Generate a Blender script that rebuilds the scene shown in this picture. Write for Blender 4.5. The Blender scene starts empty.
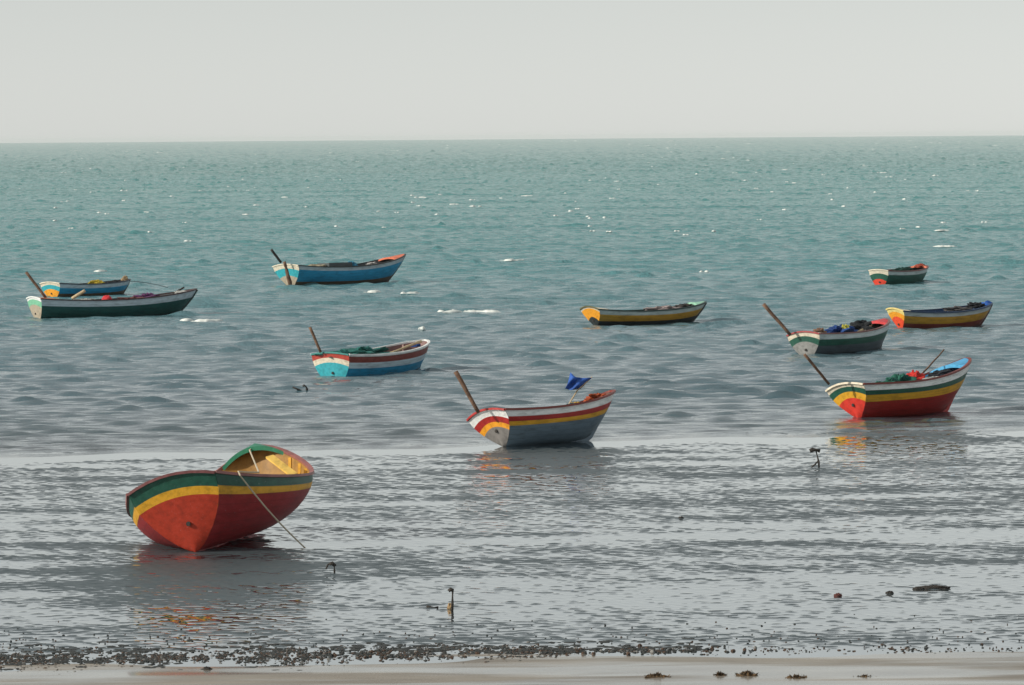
import bpy, math, random
import numpy as np
from mathutils import Matrix, Vector

random.seed(7)
S = bpy.context.scene
COL = S.collection
R = math.radians

# ------------------------------------------------------------------ camera
F, CAMH = 4000.0, 6.0
PITCH, ROLL = math.atan((342.5 - 136.6) / F), R(0.43)
RC = Matrix.Rotation(math.pi / 2 - PITCH, 3, 'X') @ Matrix.Rotation(-ROLL, 3, 'Z')
cd = bpy.data.cameras.new('camera')
cd.sensor_width = 36.0
cd.lens = 36.0 * F / 1024.0
cd.clip_start, cd.clip_end = 1.0, 60000.0
cam = bpy.data.objects.new('camera', cd)
cam.matrix_world = Matrix.Translation((0, 0, CAMH)) @ RC.to_4x4()
COL.objects.link(cam)
S.camera = cam


def ray(px, py):
    return RC @ Vector(((px - 512) / F, -(py - 342.5) / F, -1.0))


def at(px, py, z=0.0):
    """the point of the level z that a pixel of the photograph shows"""
    d = ray(px, py)
    return Vector((0, 0, CAMH)) + d * ((z - CAMH) / d.z)


def at_depth(px, py, y):
    d = ray(px, py)
    return Vector((0, 0, CAMH)) + d * (y / d.y)


# ------------------------------------------------------------------ materials
def new_mat(name):
    m = bpy.data.materials.new(name)
    m.use_nodes = True
    nt = m.node_tree
    return m, nt, nt.nodes['Principled BSDF']


def node(nt, t, **kw):
    n = nt.nodes.new(t)
    for k, v in kw.items():
        if k in n.inputs.keys() if hasattr(n.inputs, 'keys') else False:
            n.inputs[k].default_value = v
        else:
            setattr(n, k, v)
    return n


def link(nt, a, b):
    nt.links.new(a, b)


def math_node(nt, op, a=None, b=None, c=None):
    n = nt.nodes.new('ShaderNodeMath')
    n.operation = op
    for i, v in enumerate((a, b, c)):
        if v is None:
            continue
        if isinstance(v, (int, float)):
            n.inputs[i].default_value = v
        else:
            link(nt, v, n.inputs[i])
    return n.outputs[0]


def noise(nt, vec, scale, detail=3.0, rough=0.55):
    n = nt.nodes.new('ShaderNodeTexNoise')
    n.inputs['Scale'].default_value = scale
    n.inputs['Detail'].default_value = detail
    n.inputs['Roughness'].default_value = rough
    if vec is not None:
        link(nt, vec, n.inputs['Vector'])
    return n.outputs['Fac']


def ramp(nt, fac, stops):
    n = nt.nodes.new('ShaderNodeValToRGB')
    link(nt, fac, n.inputs['Fac'])
    el = n.color_ramp.elements
    while len(el) < len(stops):
        el.new(0.5)
    for e, (p, c) in zip(el, stops):
        e.position = p
        e.color = (*c, 1.0) if len(c) == 3 else c
    return n.outputs['Color']


def mapped(nt, scale=(1, 1, 1), obj=False):
    tc = nt.nodes.new('ShaderNodeTexCoord') if obj else nt.nodes.new('ShaderNodeNewGeometry')
    m = nt.nodes.new('ShaderNodeMapping')
    m.inputs['Scale'].default_value = scale
    link(nt, tc.outputs['Object'] if obj else tc.outputs['Position'], m.inputs['Vector'])
    return m.outputs['Vector']


_paint = {}


def paint(col, rough=0.5, wear=0.75, name='boat_paint'):
    """weathered oil paint on planks: uneven tone, chalky scuffs, faint plank seams"""
    key = (tuple(col), rough, wear, name)
    if key in _paint:
        return _paint[key]
    m, nt, b = new_mat(name)
    v = mapped(nt, (1.3, 4.0, 5.0), True)
    n1 = noise(nt, v, 2.2, 5.0, 0.65)
    v2 = mapped(nt, (5.0, 14.0, 16.0), True)
    n2 = noise(nt, v2, 3.0, 4.0, 0.7)
    dark = tuple(c * 0.62 for c in col)
    light = tuple(min(1, c * 1.12 + 0.012) for c in col)
    c1 = ramp(nt, n1, [(0.30, dark), (0.52, col), (0.75, light)])
    chalk = tuple(min(1, c * 0.55 + 0.20) for c in col)
    mx = nt.nodes.new('ShaderNodeMix')
    mx.data_type = 'RGBA'
    msk = ramp(nt, n2, [(0.62, (0, 0, 0)), (0.74, (1, 1, 1))])
    link(nt, math_node(nt, 'MULTIPLY', msk, wear), mx.inputs[0])
    link(nt, c1, mx.inputs[6])
    mx.inputs[7].default_value = (*chalk, 1)
    at_ = nt.nodes.new('ShaderNodeAttribute')               # plank seams of the hull
    at_.attribute_name = 'strake'
    fr_ = math_node(nt, 'FRACT', math_node(nt, 'MULTIPLY', at_.outputs['Fac'], 8.0))
    seam = math_node(nt, 'LESS_THAN', math_node(nt, 'ABSOLUTE', math_node(nt, 'SUBTRACT', fr_, .5)), .055)
    mx2 = nt.nodes.new('ShaderNodeMix')
    mx2.data_type = 'RGBA'
    link(nt, math_node(nt, 'MULTIPLY', seam, math_node(nt, 'MULTIPLY', n1, .55)), mx2.inputs[0])
    link(nt, mx.outputs[2], mx2.inputs[6])
    mx2.inputs[7].default_value = (*tuple(c * .25 for c in col), 1)
    link(nt, mx2.outputs[2], b.inputs['Base Color'])
    b.inputs['Roughness'].default_value = rough
    bp = nt.nodes.new('ShaderNodeBump')
    bp.inputs['Strength'].default_value = 0.25
    bp.inputs['Distance'].default_value = 0.01
    link(nt, n2, bp.inputs['Height'])
    link(nt, bp.outputs[0], b.inputs['Normal'])
    _paint[key] = m
    return m


def rough_mat(name, c_lo, c_hi, scale=8.0, rough=0.85, bump=0.02):
    m, nt, b = new_mat(name)
    v = mapped(nt, (1, 1, 1), True)
    n = noise(nt, v, scale, 5.0, 0.65)
    link(nt, ramp(nt, n, [(0.3, c_lo), (0.7, c_hi)]), b.inputs['Base Color'])
    b.inputs['Roughness'].default_value = rough
    bp = nt.nodes.new('ShaderNodeBump')
    bp.inputs['Distance'].default_value = bump
    bp.inputs['Strength'].default_value = 0.8
    link(nt, noise(nt, v, scale * 3, 4.0), bp.inputs['Height'])
    link(nt, bp.outputs[0], b.inputs['Normal'])
    return m


RED, GREEN, YELL = (.38, .018, .014), (.010, .085, .055), (.70, .36, .02)
WHITE, BLUE, TEAL = (.80, .81, .79), (.018, .27, .48), (.03, .36, .42)
MAROON, ORANGE, GREY = (.20, .032, .022), (.80, .33, .015), (.13, .19, .24)
OCHRE, BLACK, CREAM = (.50, .25, .02), (.020, .026, .026), (.70, .62, .48)
TAN, BROWN, SKYB = (.42, .35, .26), (.12, .07, .035), (.06, .34, .60)
PALE, SALMON, DGREEN = (.50, .60, .66), (.70, .17, .08), (.010, .080, .072)
wood = rough_mat('weathered_wood', (.06, .032, .02), (.22, .125, .075), 6)
wood_pale = rough_mat('pale_wood', (.38, .28, .16), (.62, .50, .32), 7)
dark_stick = rough_mat('wet_dark_wood', (.014, .013, .012), (.05, .042, .035), 20)


# ------------------------------------------------------------------ mesh helpers
def mesh_obj(name, verts, faces, mats, parent=None, fm=None, smooth=False):
    me = bpy.data.meshes.new(name)
    me.from_pydata([tuple(v) for v in verts], [], faces)
    for m in (mats if isinstance(mats, (list, tuple)) else [mats]):
        me.materials.append(m)
    if fm:
        me.polygons.foreach_set('material_index', fm)
    if smooth:
        me.polygons.foreach_set('use_smooth', [True] * len(me.polygons))
    me.update()
    o = bpy.data.objects.new(name, me)
    COL.objects.link(o)
    if parent is not None:
        o.parent = parent
    return o


def empty(name, mat=None):
    o = bpy.data.objects.new(name, None)
    if mat is not None:
        o.matrix_world = mat
    COL.objects.link(o)
    return o


def tag(o, label, cat, group=None, kind=None):
    if label:
        o['label'] = label
    if cat:
        o['category'] = cat
    if group:
        o['group'] = group
    if kind:
        o['kind'] = kind
    return o


def sweep(pts, w, h, up=(0, 0, 1), closed=False, n=None, radii=None):
    """a bar of w x h (or a round tube of n sides) along a polyline"""
    pts = [Vector(p) for p in pts]
    N = len(pts)
    vs, fs = [], []
    up = Vector(up)
    for i, p in enumerate(pts):
        a = pts[(i - 1) % N] if (closed or i > 0) else p
        c = pts[(i + 1) % N] if (closed or i < N - 1) else p
        t = (c - a)
        t = t.normalized() if t.length > 1e-9 else Vector((1, 0, 0))
        u = up if abs(t.dot(up)) < 0.97 else Vector((0.3, 1, 0))
        s = t.cross(u).normalized()
        u = s.cross(t).normalized()
        k = radii[i] if radii else 1.0
        if n:
            for j in range(n):
                q = 2 * math.pi * j / n
                vs.append(p + (s * math.cos(q) * w + u * math.sin(q) * h) * k)
        else:
            for sx, sz in ((-1, -1), (1, -1), (1, 1), (-1, 1)):
                vs.append(p + (s * sx * w / 2 + u * sz * h / 2) * k)
    m = n or 4
    for i in range(N if closed else N - 1):
        b, c = i * m, ((i + 1) % N) * m
        for j in range(m):
            k = (j + 1) % m
            fs.append((b + j, b + k, c + k, c + j))
    if not closed:
        fs.append(tuple(range(m - 1, -1, -1)))
        fs.append(tuple((N - 1) * m + j for j in range(m)))
    return vs, fs


def grid_faces(nu, nv, flip=False, off=0):
    fs = []
    for i in range(nu - 1):
        for j in range(nv - 1):
            a = off + i * nv + j
            q = (a, a + nv, a + nv + 1, a + 1)
            fs.append(q[::-1] if flip else q)
    return fs


def hashn(*a):
    v = math.sin(sum(x * k for x, k in zip(a, (12.9898, 78.233, 37.719)))) * 43758.5453
    return v - math.floor(v)


def lumps(rx, ry, rz, seed, nu=30, nv=14, rough=.35, flat=True):
    """an uneven heap (net, cloth, weed) standing on z = 0"""
    rnd = random.Random(seed)
    ws = [(rnd.uniform(1.5, 6), rnd.uniform(1, 5), rnd.uniform(0, 6.3), rnd.uniform(0, 6.3)) for _ in range(7)]
    vs, fs = [], []
    for j in range(nv + 1):
        ph = math.pi / 2 * j / nv
        for i in range(nu):
            th = 2 * math.pi * i / nu
            d = sum(math.sin(a * th + c) * math.sin(b * ph * 2 + e) for a, b, c, e in [(round(w[0]), w[1], w[2], w[3]) for w in ws]) / 2.6
            d += rnd.uniform(-.16, .16) + .30 * math.sin(7 * th + 5 * ph + ws[0][2]) * math.sin(9 * ph + 3 * th + ws[1][2])
            k = 1 + rough * d
            vs.append((rx * math.cos(ph) * math.cos(th) * k, ry * math.cos(ph) * math.sin(th) * k, rz * math.sin(ph) * (1 + rough * d) if j else -.02))
    for j in range(nv):
        for i in range(nu):
            a, b = j * nu + i, j * nu + (i + 1) % nu
            fs.append((a, b, b + nu, a + nu))
    fs.append(tuple(range(nu - 1, -1, -1)))
    return vs, fs


# ------------------------------------------------------------------ boats
class Hull:
    def __init__(s, **k):
        s.__dict__.update(dict(w=.6, b=.75, L=4.0, hs=.85, hm=.7, hb=1.1, um=.48, us=.45, rs=.2, rb=.6, zf=.15,
                               e=.06, crown=.08, bluff=2.3, bq=.62, km=.45, ks=.75, arch=.07), **k)

    def beam(s, u):
        if u <= s.um:
            return s.w + (s.b - s.w) * math.sin(math.pi / 2 * u / s.um)
        t = (u - s.um) / (1 - s.um)
        return s.b * max(0.0, 1 - t ** s.bluff) ** s.bq

    def zs(s, u):
        if u < s.us:
            return s.hm + (s.hs - s.hm) * (1 - u / s.us) ** 2
        return s.hm + (s.hb - s.hm) * ((u - s.us) / (1 - s.us)) ** 2.1

    def zk(s, u):
        return s.zf * max(0, (u - .5) / .5) ** 2.2

    def k(s, u):
        if u < .4:
            return s.ks + (s.km - s.ks) * math.sin(math.pi / 2 * u / .4)
        return s.km + (.95 - s.km) * ((u - .4) / .6) ** 2

    def P(s, u, v, side, inset=0.0):
        f = math.sin(math.pi / 2 * v) ** s.k(u) if v > 0 else 0.0
        x = s.L * u + s.rs * (1 - v) * (1 - u) ** 4 - s.rb * (1 - v) ** 1.25 * u ** 4
        z0, z1 = s.zk(u), s.zs(u)
        y = side * max(0.0, s.beam(u) * f - inset)
        return Vector((x - inset * .5 * u ** 6, y, z0 + (z1 - z0) * v + inset * .8 * (1 - v) ** 2))

    def panel(s, q, v):
        """transom surface: q -1 port .. 1 starboard, slightly rounded outwards and crowned"""
        p = s.P(0, v, -1)
        return Vector((p.x - s.e * (1 - q * q), -p.y * -q if False else q * p.y, p.z + (1 - q * q) * (s.crown * v ** .8 + s.arch * 4 * v * (1 - v))))


def make_boat(mat, H, side, trans, rail, inner, deck, fore, label, draft_keel=True, ud=.10, uf=.86, ribs=7, thwarts=(.3, .58),
              rib_col=None, rim=None, plug=True, fcrown=.09, keel_col=None):
    root = empty('fishing_boat', mat)
    tag(root, label, 'boat', 'wooden fishing boats on the shallow shore water')
    nu = 30
    U = [0.5 - 0.5 * math.cos(math.pi * (i / nu)) for i in range(nu + 1)]
    # hull: rows of the mesh run along the edges of the painted bands
    bounds = sorted({v for v, c in side})
    V = sorted(set([0, .03, .08, .15, .24, .34, .45, .56, .67, .78, .89, 1.0]) | set(bounds))
    mats, idx = [], {}

    def slot(c):
        if c not in idx:
            idx[c] = len(mats)
            mats.append(paint(c))
        return idx[c]

    def band(bands, v):
        for lo, c in bands:
            if v >= lo:
                return c
        return bands[-1][1]
    vs, fs, fm = [], [], []
    for sd in (1, -1):
        off = len(vs)
        for u in U:
            for v in V:
                vs.append(H.P(u, v, sd))
        g = grid_faces(len(U), len(V), flip=(sd < 0), off=off)
        fs += g
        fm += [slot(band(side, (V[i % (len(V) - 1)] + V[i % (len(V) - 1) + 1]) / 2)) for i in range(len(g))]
    hull = mesh_obj('hull', vs, fs, mats, root, fm, smooth=True)
    at_ = hull.data.attributes.new('strake', 'FLOAT', 'POINT')
    at_.data.foreach_set('value', [v for sd in (1, -1) for u in U for v in V])
    # transom
    mats, idx = [], {}
    bt = sorted({v for v, c in trans})
    VT = sorted(set([0, .03, .08, .15, .3, .45, .6, .8, 1.0]) | set(bt))
    Q = [-1 + 2 * i / 16 for i in range(17)]
    vs = [H.panel(q, v) - Vector((.004, 0, 0)) for q in Q for v in VT]
    fs = grid_faces(len(Q), len(VT))
    fm = [slot(band(trans, (VT[i % (len(VT) - 1)] + VT[i % (len(VT) - 1) + 1]) / 2)) for i in range(len(fs))]
    tr = mesh_obj('transom', vs, fs, mats, root, fm, smooth=False)
    if plug:
        c = H.panel(.12, .34) + Vector((-.012, 0, 0))
        v2, f2 = sweep([c, c + Vector((-.02, 0, 0))], .035, .035, n=8)
        mesh_obj('drain_plug', v2, f2, dark_stick, tr)
    # inner planking with a flat sole
    VI = [.0, .06, .14, .25, .4, .6, .8, .985]
    vs, fs = [], []
    for sd in (1, -1):
        off = len(vs)
        for u in U[:-1]:
            uu = .012 + u * .975
            for v in VI:
                p = H.P(uu, v, sd, .035)
                p.z = max(p.z, .10 + H.zk(uu))
                vs.append(p)
        fs += grid_faces(len(U) - 1, len(VI), flip=(sd > 0), off=off)
    nv, last, half = len(VI), (len(U) - 2) * len(VI), (len(U) - 1) * len(VI)
    for i in range(nv - 1):                                # close the bow end
        fs.append((last + i, last + i + 1, half + last + i + 1, half + last + i))
    mesh_obj('inner_planking', vs, fs, paint(inner, .6, .6), root, smooth=True)
    # gunwale: one closed rail round the sheer and over the transom
    port_first = [H.P(u, 1, 1) for u in U[::-1]]
    over = [Vector((p.x, -p.y if False else p.y, p.z)) for p in (H.panel(q, 1) for q in (-.8, -.5, -.2, 0, .2, .5, .8))]
    if over[0].y < 0:
        over.reverse()
    port_first = port_first[::-1]                          # stern .. bow, then back along the other side
    star = [H.P(u, 1, -1) for u in U[:-1]][::-1]
    up = Vector((0, 0, .006))
    v2, f2 = sweep([p + up for p in port_first + star], .065, .04, closed=False)
    mesh_obj('gunwale', v2, f2, paint(rail, .5, .6), root)
    if rim is not None:
        v2, f2 = sweep([p + Vector((-.012, 0, .0)) for p in [port_first[0]] + over + [star[-1]]], .04, .04)
        mesh_obj('transom_rim', v2, f2, paint(rim, .5, .6), root)
    # stern deck, crowned like the transom
    T = [0, .25, .5, .75, 1]
    qs = [-1 + 2 * i / 12 for i in range(13)]
    vs, n = [], 0
    for t in T:
        for q in qs:
            a = H.panel(q, 1)
            u = ud * t
            bm = H.beam(u) * .985
            sgn = 1 if a.y * q >= 0 else -1
            y = (q * sgn) * bm
            x = a.x * (1 - t) + (H.L * ud) * t
            vs.append((x, y, H.zs(u) + H.crown * (1 - q * q) * (1 - .3 * t) + .002))
    n = len(qs)
    fs = grid_faces(len(T), n)
    # the deck's forward edge turns down as a coaming
    base = (len(T) - 1) * n
    for i, q in enumerate(qs):
        p = vs[base + i]
        vs.append((p[0] + .002, p[1], p[2] - .12))
    for i in range(n - 1):
        fs.append((base + i, base + n + i, base + n + i + 1, base + i + 1))
    mesh_obj('stern_deck', vs, fs, paint(deck, .5, .6), root)
    if fore is not None:
        FU = [uf + (1 - uf) * i / 8 for i in range(9)]
        vs = []
        for u in FU:
            for q in qs:
                k = 1 - (u - uf) / (1 - uf)
                vs.append((H.P(u, 1, 1).x - .03 * (q * q) * k, q * H.beam(u) * .985, H.zs(u) + fcrown * (1 - q * q) * (.25 + .75 * k) + .004))
        fs = grid_faces(len(FU), n)
        for i in range(n):
            p = vs[i]
            vs.append((p[0] - .002, p[1], p[2] - .07))
        b2 = len(FU) * n
        for i in range(n - 1):
            fs.append((i, i + 1, b2 + i + 1, b2 + i))
        mesh_obj('foredeck', vs, fs, paint(fore, .5, .6), root)
    for i in range(ribs):
        u = .18 + .72 * i / max(1, ribs - 1)
        pts = [H.P(u, v, 1, .05) for v in (.97, .8, .6, .4, .25, .14)] + [H.P(u, v, -1, .05) for v in (.14, .25, .4, .6, .8, .97)]
        for p in pts:
            p.z = max(p.z, .115 + H.zk(u))
        v2, f2 = sweep(pts, .045, .045, up=(1, 0, 0))
        mesh_obj('rib', v2, f2, paint(rib_col or inner, .55, .5), root)
    for u in thwarts:
        z = H.zs(u) - .14
        y = H.beam(u) * .97 - .03
        v2, f2 = sweep([(H.L * u, -y, z), (H.L * u, y, z)], .2, .035)
        mesh_obj('thwart', v2, f2, paint(rib_col or inner, .55, .6), root)
    # keel and stem
    pts = [H.P(u, 0, 1) + Vector((.035 * u ** 6, 0, -.012 - .02 * u)) for u in U]
    pts += [H.P(1, v, 1) + Vector((.035, 0, 0)) for v in (.2, .45, .7, .98)]
    pts = [H.P(0, v, 1) * 1 for v in ()] + pts
    v2, f2 = sweep(pts, .06, .07)
    mesh_obj('keel', v2, f2, paint(keel_col or side[-1][1], .5, .6), root)
    return root


def boat_matrix(ox, oy, oz, theta, roll, tau=0.0):
    return (Matrix.Translation((ox, oy, oz)) @ Matrix.Rotation(R(90 - theta), 4, 'Z') @
            Matrix.Rotation(-R(tau), 4, 'Y') @ Matrix.Rotation(-roll, 4, 'X'))


BOATS = {}


def boat(key, ox, oy, draft, theta, roll, hull, **kw):
    m = boat_matrix(ox, oy, -draft, theta, roll)
    H = Hull(**hull)
    if draft > .1:                                          # shade at the waterline put into the hull colour as a darker strip
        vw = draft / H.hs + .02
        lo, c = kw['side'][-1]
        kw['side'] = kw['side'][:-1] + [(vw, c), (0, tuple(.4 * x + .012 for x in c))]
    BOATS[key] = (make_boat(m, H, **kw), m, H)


boat('red', -4.68, 57.62, 0.0, 13.5, .255,
     dict(w=.68, b=1.30, L=4.3, hs=1.06, hm=.66, hb=1.27, um=.50, us=.60, rs=.30, rb=.5, zf=.28, crown=.13, e=.05, bluff=2.2, bq=.68, km=.35, ks=.74, arch=.02),
     side=[(.82, GREEN), (.70, YELL), (0, (.30, .014, .016))], trans=[(.80, GREEN), (.69, YELL), (0, (.43, .036, .012))], rail=(.28, .10, .09), inner=(.30, .15, .022), deck=GREEN,  # sunlit transom and shaded side: light put into the two reds
     fore=(.012, .17, .09), uf=.935, ribs=13, thwarts=(), rim=(.16, .05, .05), fcrown=.20, rib_col=YELL,
     label='red hulled boat with green and yellow bands lying tilted on the wet flat')
boat('grey', -.41, 77.12, 0.02, 50, .229,
     dict(w=.58, b=.74, L=3.28, hs=.66, hm=.62, hb=.97, us=.3, rs=.35, rb=.75, zf=.14, crown=.10, ks=.9),
     side=[(.80, WHITE), (.66, RED), (.54, YELL), (0, GREY)], trans=[(.74, WHITE), (.57, RED), (.44, ORANGE), (0, (.19, .18, .17))],
     rail=MAROON, inner=BROWN, deck=WHITE, fore=None, rim=RED,
     label='grey hulled boat with white, red and yellow bands flying a blue flag')
boat('tri', 7.09, 84.1, 0.06, 52, .17,
     dict(w=.58, b=.80, L=3.64, hs=.73, hm=.70, hb=1.20, us=.3, rs=.33, rb=.8, zf=.16, crown=.09, ks=1.05),
     side=[(.82, WHITE), (.69, GREEN), (.50, YELL), (0, RED)], trans=[(.86, CREAM), (.70, GREEN), (.52, YELL), (0, (.62, .035, .02))],
     rail=MAROON, inner=(.02, .20, .38), deck=CREAM, fore=SKYB, uf=.84, rim=CREAM,
     label='boat with red bottom, yellow, green and white bands and bright blue bow inside')
boat('blue', -4.54, 100.0, .25, 37, .025,
     dict(w=.61, b=.78, L=3.83, hs=.83, hm=.78, hb=1.02, us=.3, rs=.15, rb=.45, zf=.1, crown=.06, ks=.6),
     side=[(.95, WHITE), (.76, MAROON), (.58, PALE), (0, BLUE)], trans=[(.80, (.42, .05, .03)), (.64, CREAM), (0, TEAL)],
     rail=WHITE, inner=(.20, .10, .09), deck=(.02, .16, .15), fore=None, rim=(.03, .22, .2),
     label='boat with bright blue hull under maroon and white bands, heaped with green net')
boat('bluetop', -9.17, 162.9, .25, 50, .05,
     dict(w=.88, b=1.0, L=6.2, hs=1.05, hm=.92, hb=1.38, us=.4, rs=.3, rb=1.2, zf=.1, crown=.08, ks=1.25),
     side=[(.84, (.42, .46, .50)), (.38, BLUE), (0, BROWN)], trans=[(.80, CREAM), (.52, TEAL), (0, TAN)], rail=BLACK, inner=(.05, .055, .06),
     deck=CREAM, fore=SALMON, uf=.86, rim=CREAM,
     label='long blue boat with salmon pink bow deck, alone near the top of the water')
boat('greenleft', -16.12, 134.95, .25, 66, .03,
     dict(w=.80, b=.95, L=5.8, hs=.90, hm=.80, hb=1.10, us=.4, rs=.15, rb=.9, zf=.1, crown=.07, ks=.9),
     side=[(.74, (.50, .55, .60)), (0, DGREEN)], trans=[(.88, WHITE), (.66, (.20, .50, .32)), (0, TAN)], rail=(.06, .025, .025), inner=(.08, .08, .08),
     deck=(.65, .16, .05), fore=None, rim=WHITE,
     label='long dark green boat with one pale band, beside a smaller blue and brown boat')
boat('bluebehind', -17.64, 152.9, .2, 45, .03,
     dict(w=.60, b=.74, L=3.9, hs=.72, hm=.64, hb=.76, us=.45, rs=.15, rb=.5, zf=.08, crown=.06, ks=.9),
     side=[(.76, (.45, .52, .58)), (.45, BLUE), (0, BROWN)], trans=[(.80, CREAM), (.56, TEAL), (0, ORANGE)], rail=(.02, .03, .05), inner=(.07, .07, .07),
     deck=CREAM, fore=None, rim=CREAM,
     label='small blue and brown boat with orange stern behind the long dark green boat')
boat('yellow', 2.49, 126.9, .2, 60, .03,
     dict(w=.57, b=.70, L=4.35, hs=.70, hm=.60, hb=.82, us=.45, rs=.28, rb=.7, zf=.08, crown=.10, ks=1.6),
     side=[(.78, (.46, .50, .48)), (.47, OCHRE), (0, BLACK)], trans=[(.88, CREAM), (.48, ORANGE), (0, BLACK)], rail=(.015, .04, .035), inner=(.02, .06, .05),
     deck=CREAM, fore=(.30, .58, .42), uf=.88, rim=(.10, .09, .03),
     label='black bottomed boat with broad ochre yellow band and pale green bow')
boat('greengrey', 7.97, 108.6, .22, 40, .08,
     dict(w=.54, b=.75, L=3.9, hs=.78, hm=.74, hb=1.05, us=.35, rs=.15, rb=.45, zf=.1, crown=.09, ks=1.0),
     side=[(.80, (.55, .60, .60)), (.58, GREEN), (0, (.075, .095, .11))], trans=[(.80, CREAM), (.60, GREEN), (0, (.25, .25, .24))], rail=(.22, .09, .08),
     inner=(.10, .07, .06), deck=CREAM, fore=(.60, .03, .035), uf=.86, rim=(.35, .05, .05),
     label='dark grey boat with green and white bands, carrying a blue tarpaulin bundle')
boat('orange', 11.77, 122.8, .22, 60, -.02,
     dict(w=.45, b=.64, L=3.65, hs=.80, hm=.72, hb=.92, us=.4, rs=.30, rb=.6, zf=.08, crown=.07, ks=1.7),
     side=[(.82, (.42, .44, .44)), (.52, OCHRE), (0, MAROON)], trans=[(.82, (.75, .62, .22)), (.62, ORANGE), (0, (.75, .07, .02))], rail=(.015, .04, .10),
     inner=(.02, .06, .15), deck=CREAM, fore=(.01, .09, .38), uf=.92, rim=(.7, .55, .2),
     label='maroon boat with ochre band, orange stern and dark blue rail')
boat('smallgreen', 14.59, 158.9, .25, 34, 0.0,
     dict(w=.44, b=.66, L=3.85, hs=.82, hm=.76, hb=.90, us=.4, rs=.15, rb=.45, zf=.08, crown=.05, ks=.9),
     side=[(.80, (.46, .50, .50)), (0, (.012, .085, .06))], trans=[(.76, CREAM), (.48, GREEN), (0, (.70, .05, .02))], rail=(.18, .05, .045),
     inner=(.02, .05, .05), deck=(.2, .09, .06), fore=SALMON, uf=.88, rim=CREAM,
     label='small dark green boat with red stern panel, farthest out on the water')


# ------------------------------------------------------------------ things lying in the boats
def heap(key, name, u, q, rx, ry, rz, col, label, cat, dz=.0, seed=1, rough=.35, hi=None, scale=14):
    root, m, H = BOATS[key]
    v, f = lumps(rx, ry, rz * .72, seed, rough=rough)
    mt = rough_mat(name, tuple(c * .55 for c in col), hi or col, scale, .9, .03)
    o = mesh_obj(name, v, f, mt, smooth=False)
    o.matrix_world = m @ Matrix.Translation((H.L * u, -q * H.beam(u), H.zs(u) + dz))
    return tag(o, label, cat)


def pole(name, pts, r, mat, label, cat, taper=.8, blade=None, group=None):
    n = 6
    P = [Vector(pts[0]).lerp(Vector(pts[-1]), i / n) for i in range(n + 1)] if len(pts) == 2 else [Vector(p) for p in pts]
    rnd = random.Random(len(label))
    L = (P[-1] - P[0]).length
    for p in P[1:-1]:
        p += Vector((rnd.uniform(-1, 1), 0, rnd.uniform(-1, 1))) * L * .006
    c = P[0].copy()
    v, f = sweep([p - c for p in P], r, r, n=8, radii=[1 + (taper - 1) * i / (len(P) - 1) for i in range(len(P))])
    o = mesh_obj(name, v, f, mat, smooth=True)
    o.location = c
    tag(o, label, cat, group)
    return o


def stern_y(key, du=0.0):
    return BOATS[key][1].translation.y + du


pole('mooring_post', [at_depth(478.5, 412.5, 77.0), at_depth(455.5, 371.5, 77.0)], .036, wood, 'thick brown post leaning out over the stern of the grey boat', 'post', 1.25)
pole('mooring_post', [at_depth(829, 384, 83.9), at_depth(804.5, 354.5, 83.6)], .03, wood, 'brown post leaning from the red bottomed boat towards the dark grey boat', 'post', 1.1)
pole('mooring_post', [at_depth(320.8, 352.5, 100), at_depth(309.8, 327, 100)], .034, wood, 'brown post leaning from the stern of the blue boat with the green net', 'post', 1.1)
pole('mooring_post', [at_depth(46, 298, 135), at_depth(26, 272, 135)], .045, wood, 'long brown post standing at the stern of the long dark green boat', 'post', 1.1)
pole('mooring_post', [at_depth(790.5, 335, 108.6), at_depth(763.5, 304, 108.6)], .042, wood, 'brown post leaning from the dark grey boat with the blue bundle', 'post', 1.2)
pole('tiller', [at_depth(281, 262.5, 162.4), at_depth(271.3, 249.5, 162.2)], .055, dark_stick, 'dark bar rising at the stern of the long blue boat', 'tiller', 1.0)
pole('steering_oar', [at_depth(284.3, 261.5, 162.0), at_depth(291, 287, 162.0)], .06, wood, 'brown oar hung across the teal stern of the long blue boat', 'oar', 1.6)

# red boat: thwart plank, mooring rope
root, m, H = BOATS['red']
mi = m.inverted()
v, f = sweep([mi @ at_depth(269.5, 456.5, 60.6), mi @ at_depth(294, 475, 60.0)], .13, .03)
o = mesh_obj('thwart', v, f, paint((.78, .50, .10)), root)


def proj(p):
    q = RC.transposed() @ (Vector(p) - Vector((0, 0, CAMH)))
    return 512 + F * q.x / -q.z, 342.5 - F * q.y / -q.z


def rail_at(px_):
    u = min((i / 200 for i in range(2, 110)), key=lambda u: abs(proj(m @ H.P(u, 1, -1))[0] - px_))
    return m @ (H.P(u, 1, -1) + Vector((0, -.045, .035)))


A = m @ Vector((H.L * .92, 0, H.zs(.92) + .20))
B2, B3 = rail_at(256.5), rail_at(236)
G = at(303, 546, .02)
rp = [m @ Vector((H.L * .985, 0, H.zs(.985) + .06)), A, B2 + Vector((0, 0, .01)), B2.lerp(B3, .5) + Vector((0, -.01, 0)), B3]
S0 = B3 + Vector((.03, -.07, -.05))
rp += [S0.lerp(G, t) - Vector((0, 0, .05 * math.sin(math.pi * t))) for t in (0, .2, .4, .6, .8, 1)]
rp += [G + Vector((.05, -.12, -.03))]
v, f = sweep(rp, .012, .012, n=6)
o = mesh_obj('mooring_rope', v, f, rough_mat('rope_fibre', (.42, .36, .26), (.66, .58, .44), 40))
tag(o, 'pale rope running from the green bow of the tilted red boat down to the sand', 'rope')

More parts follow.
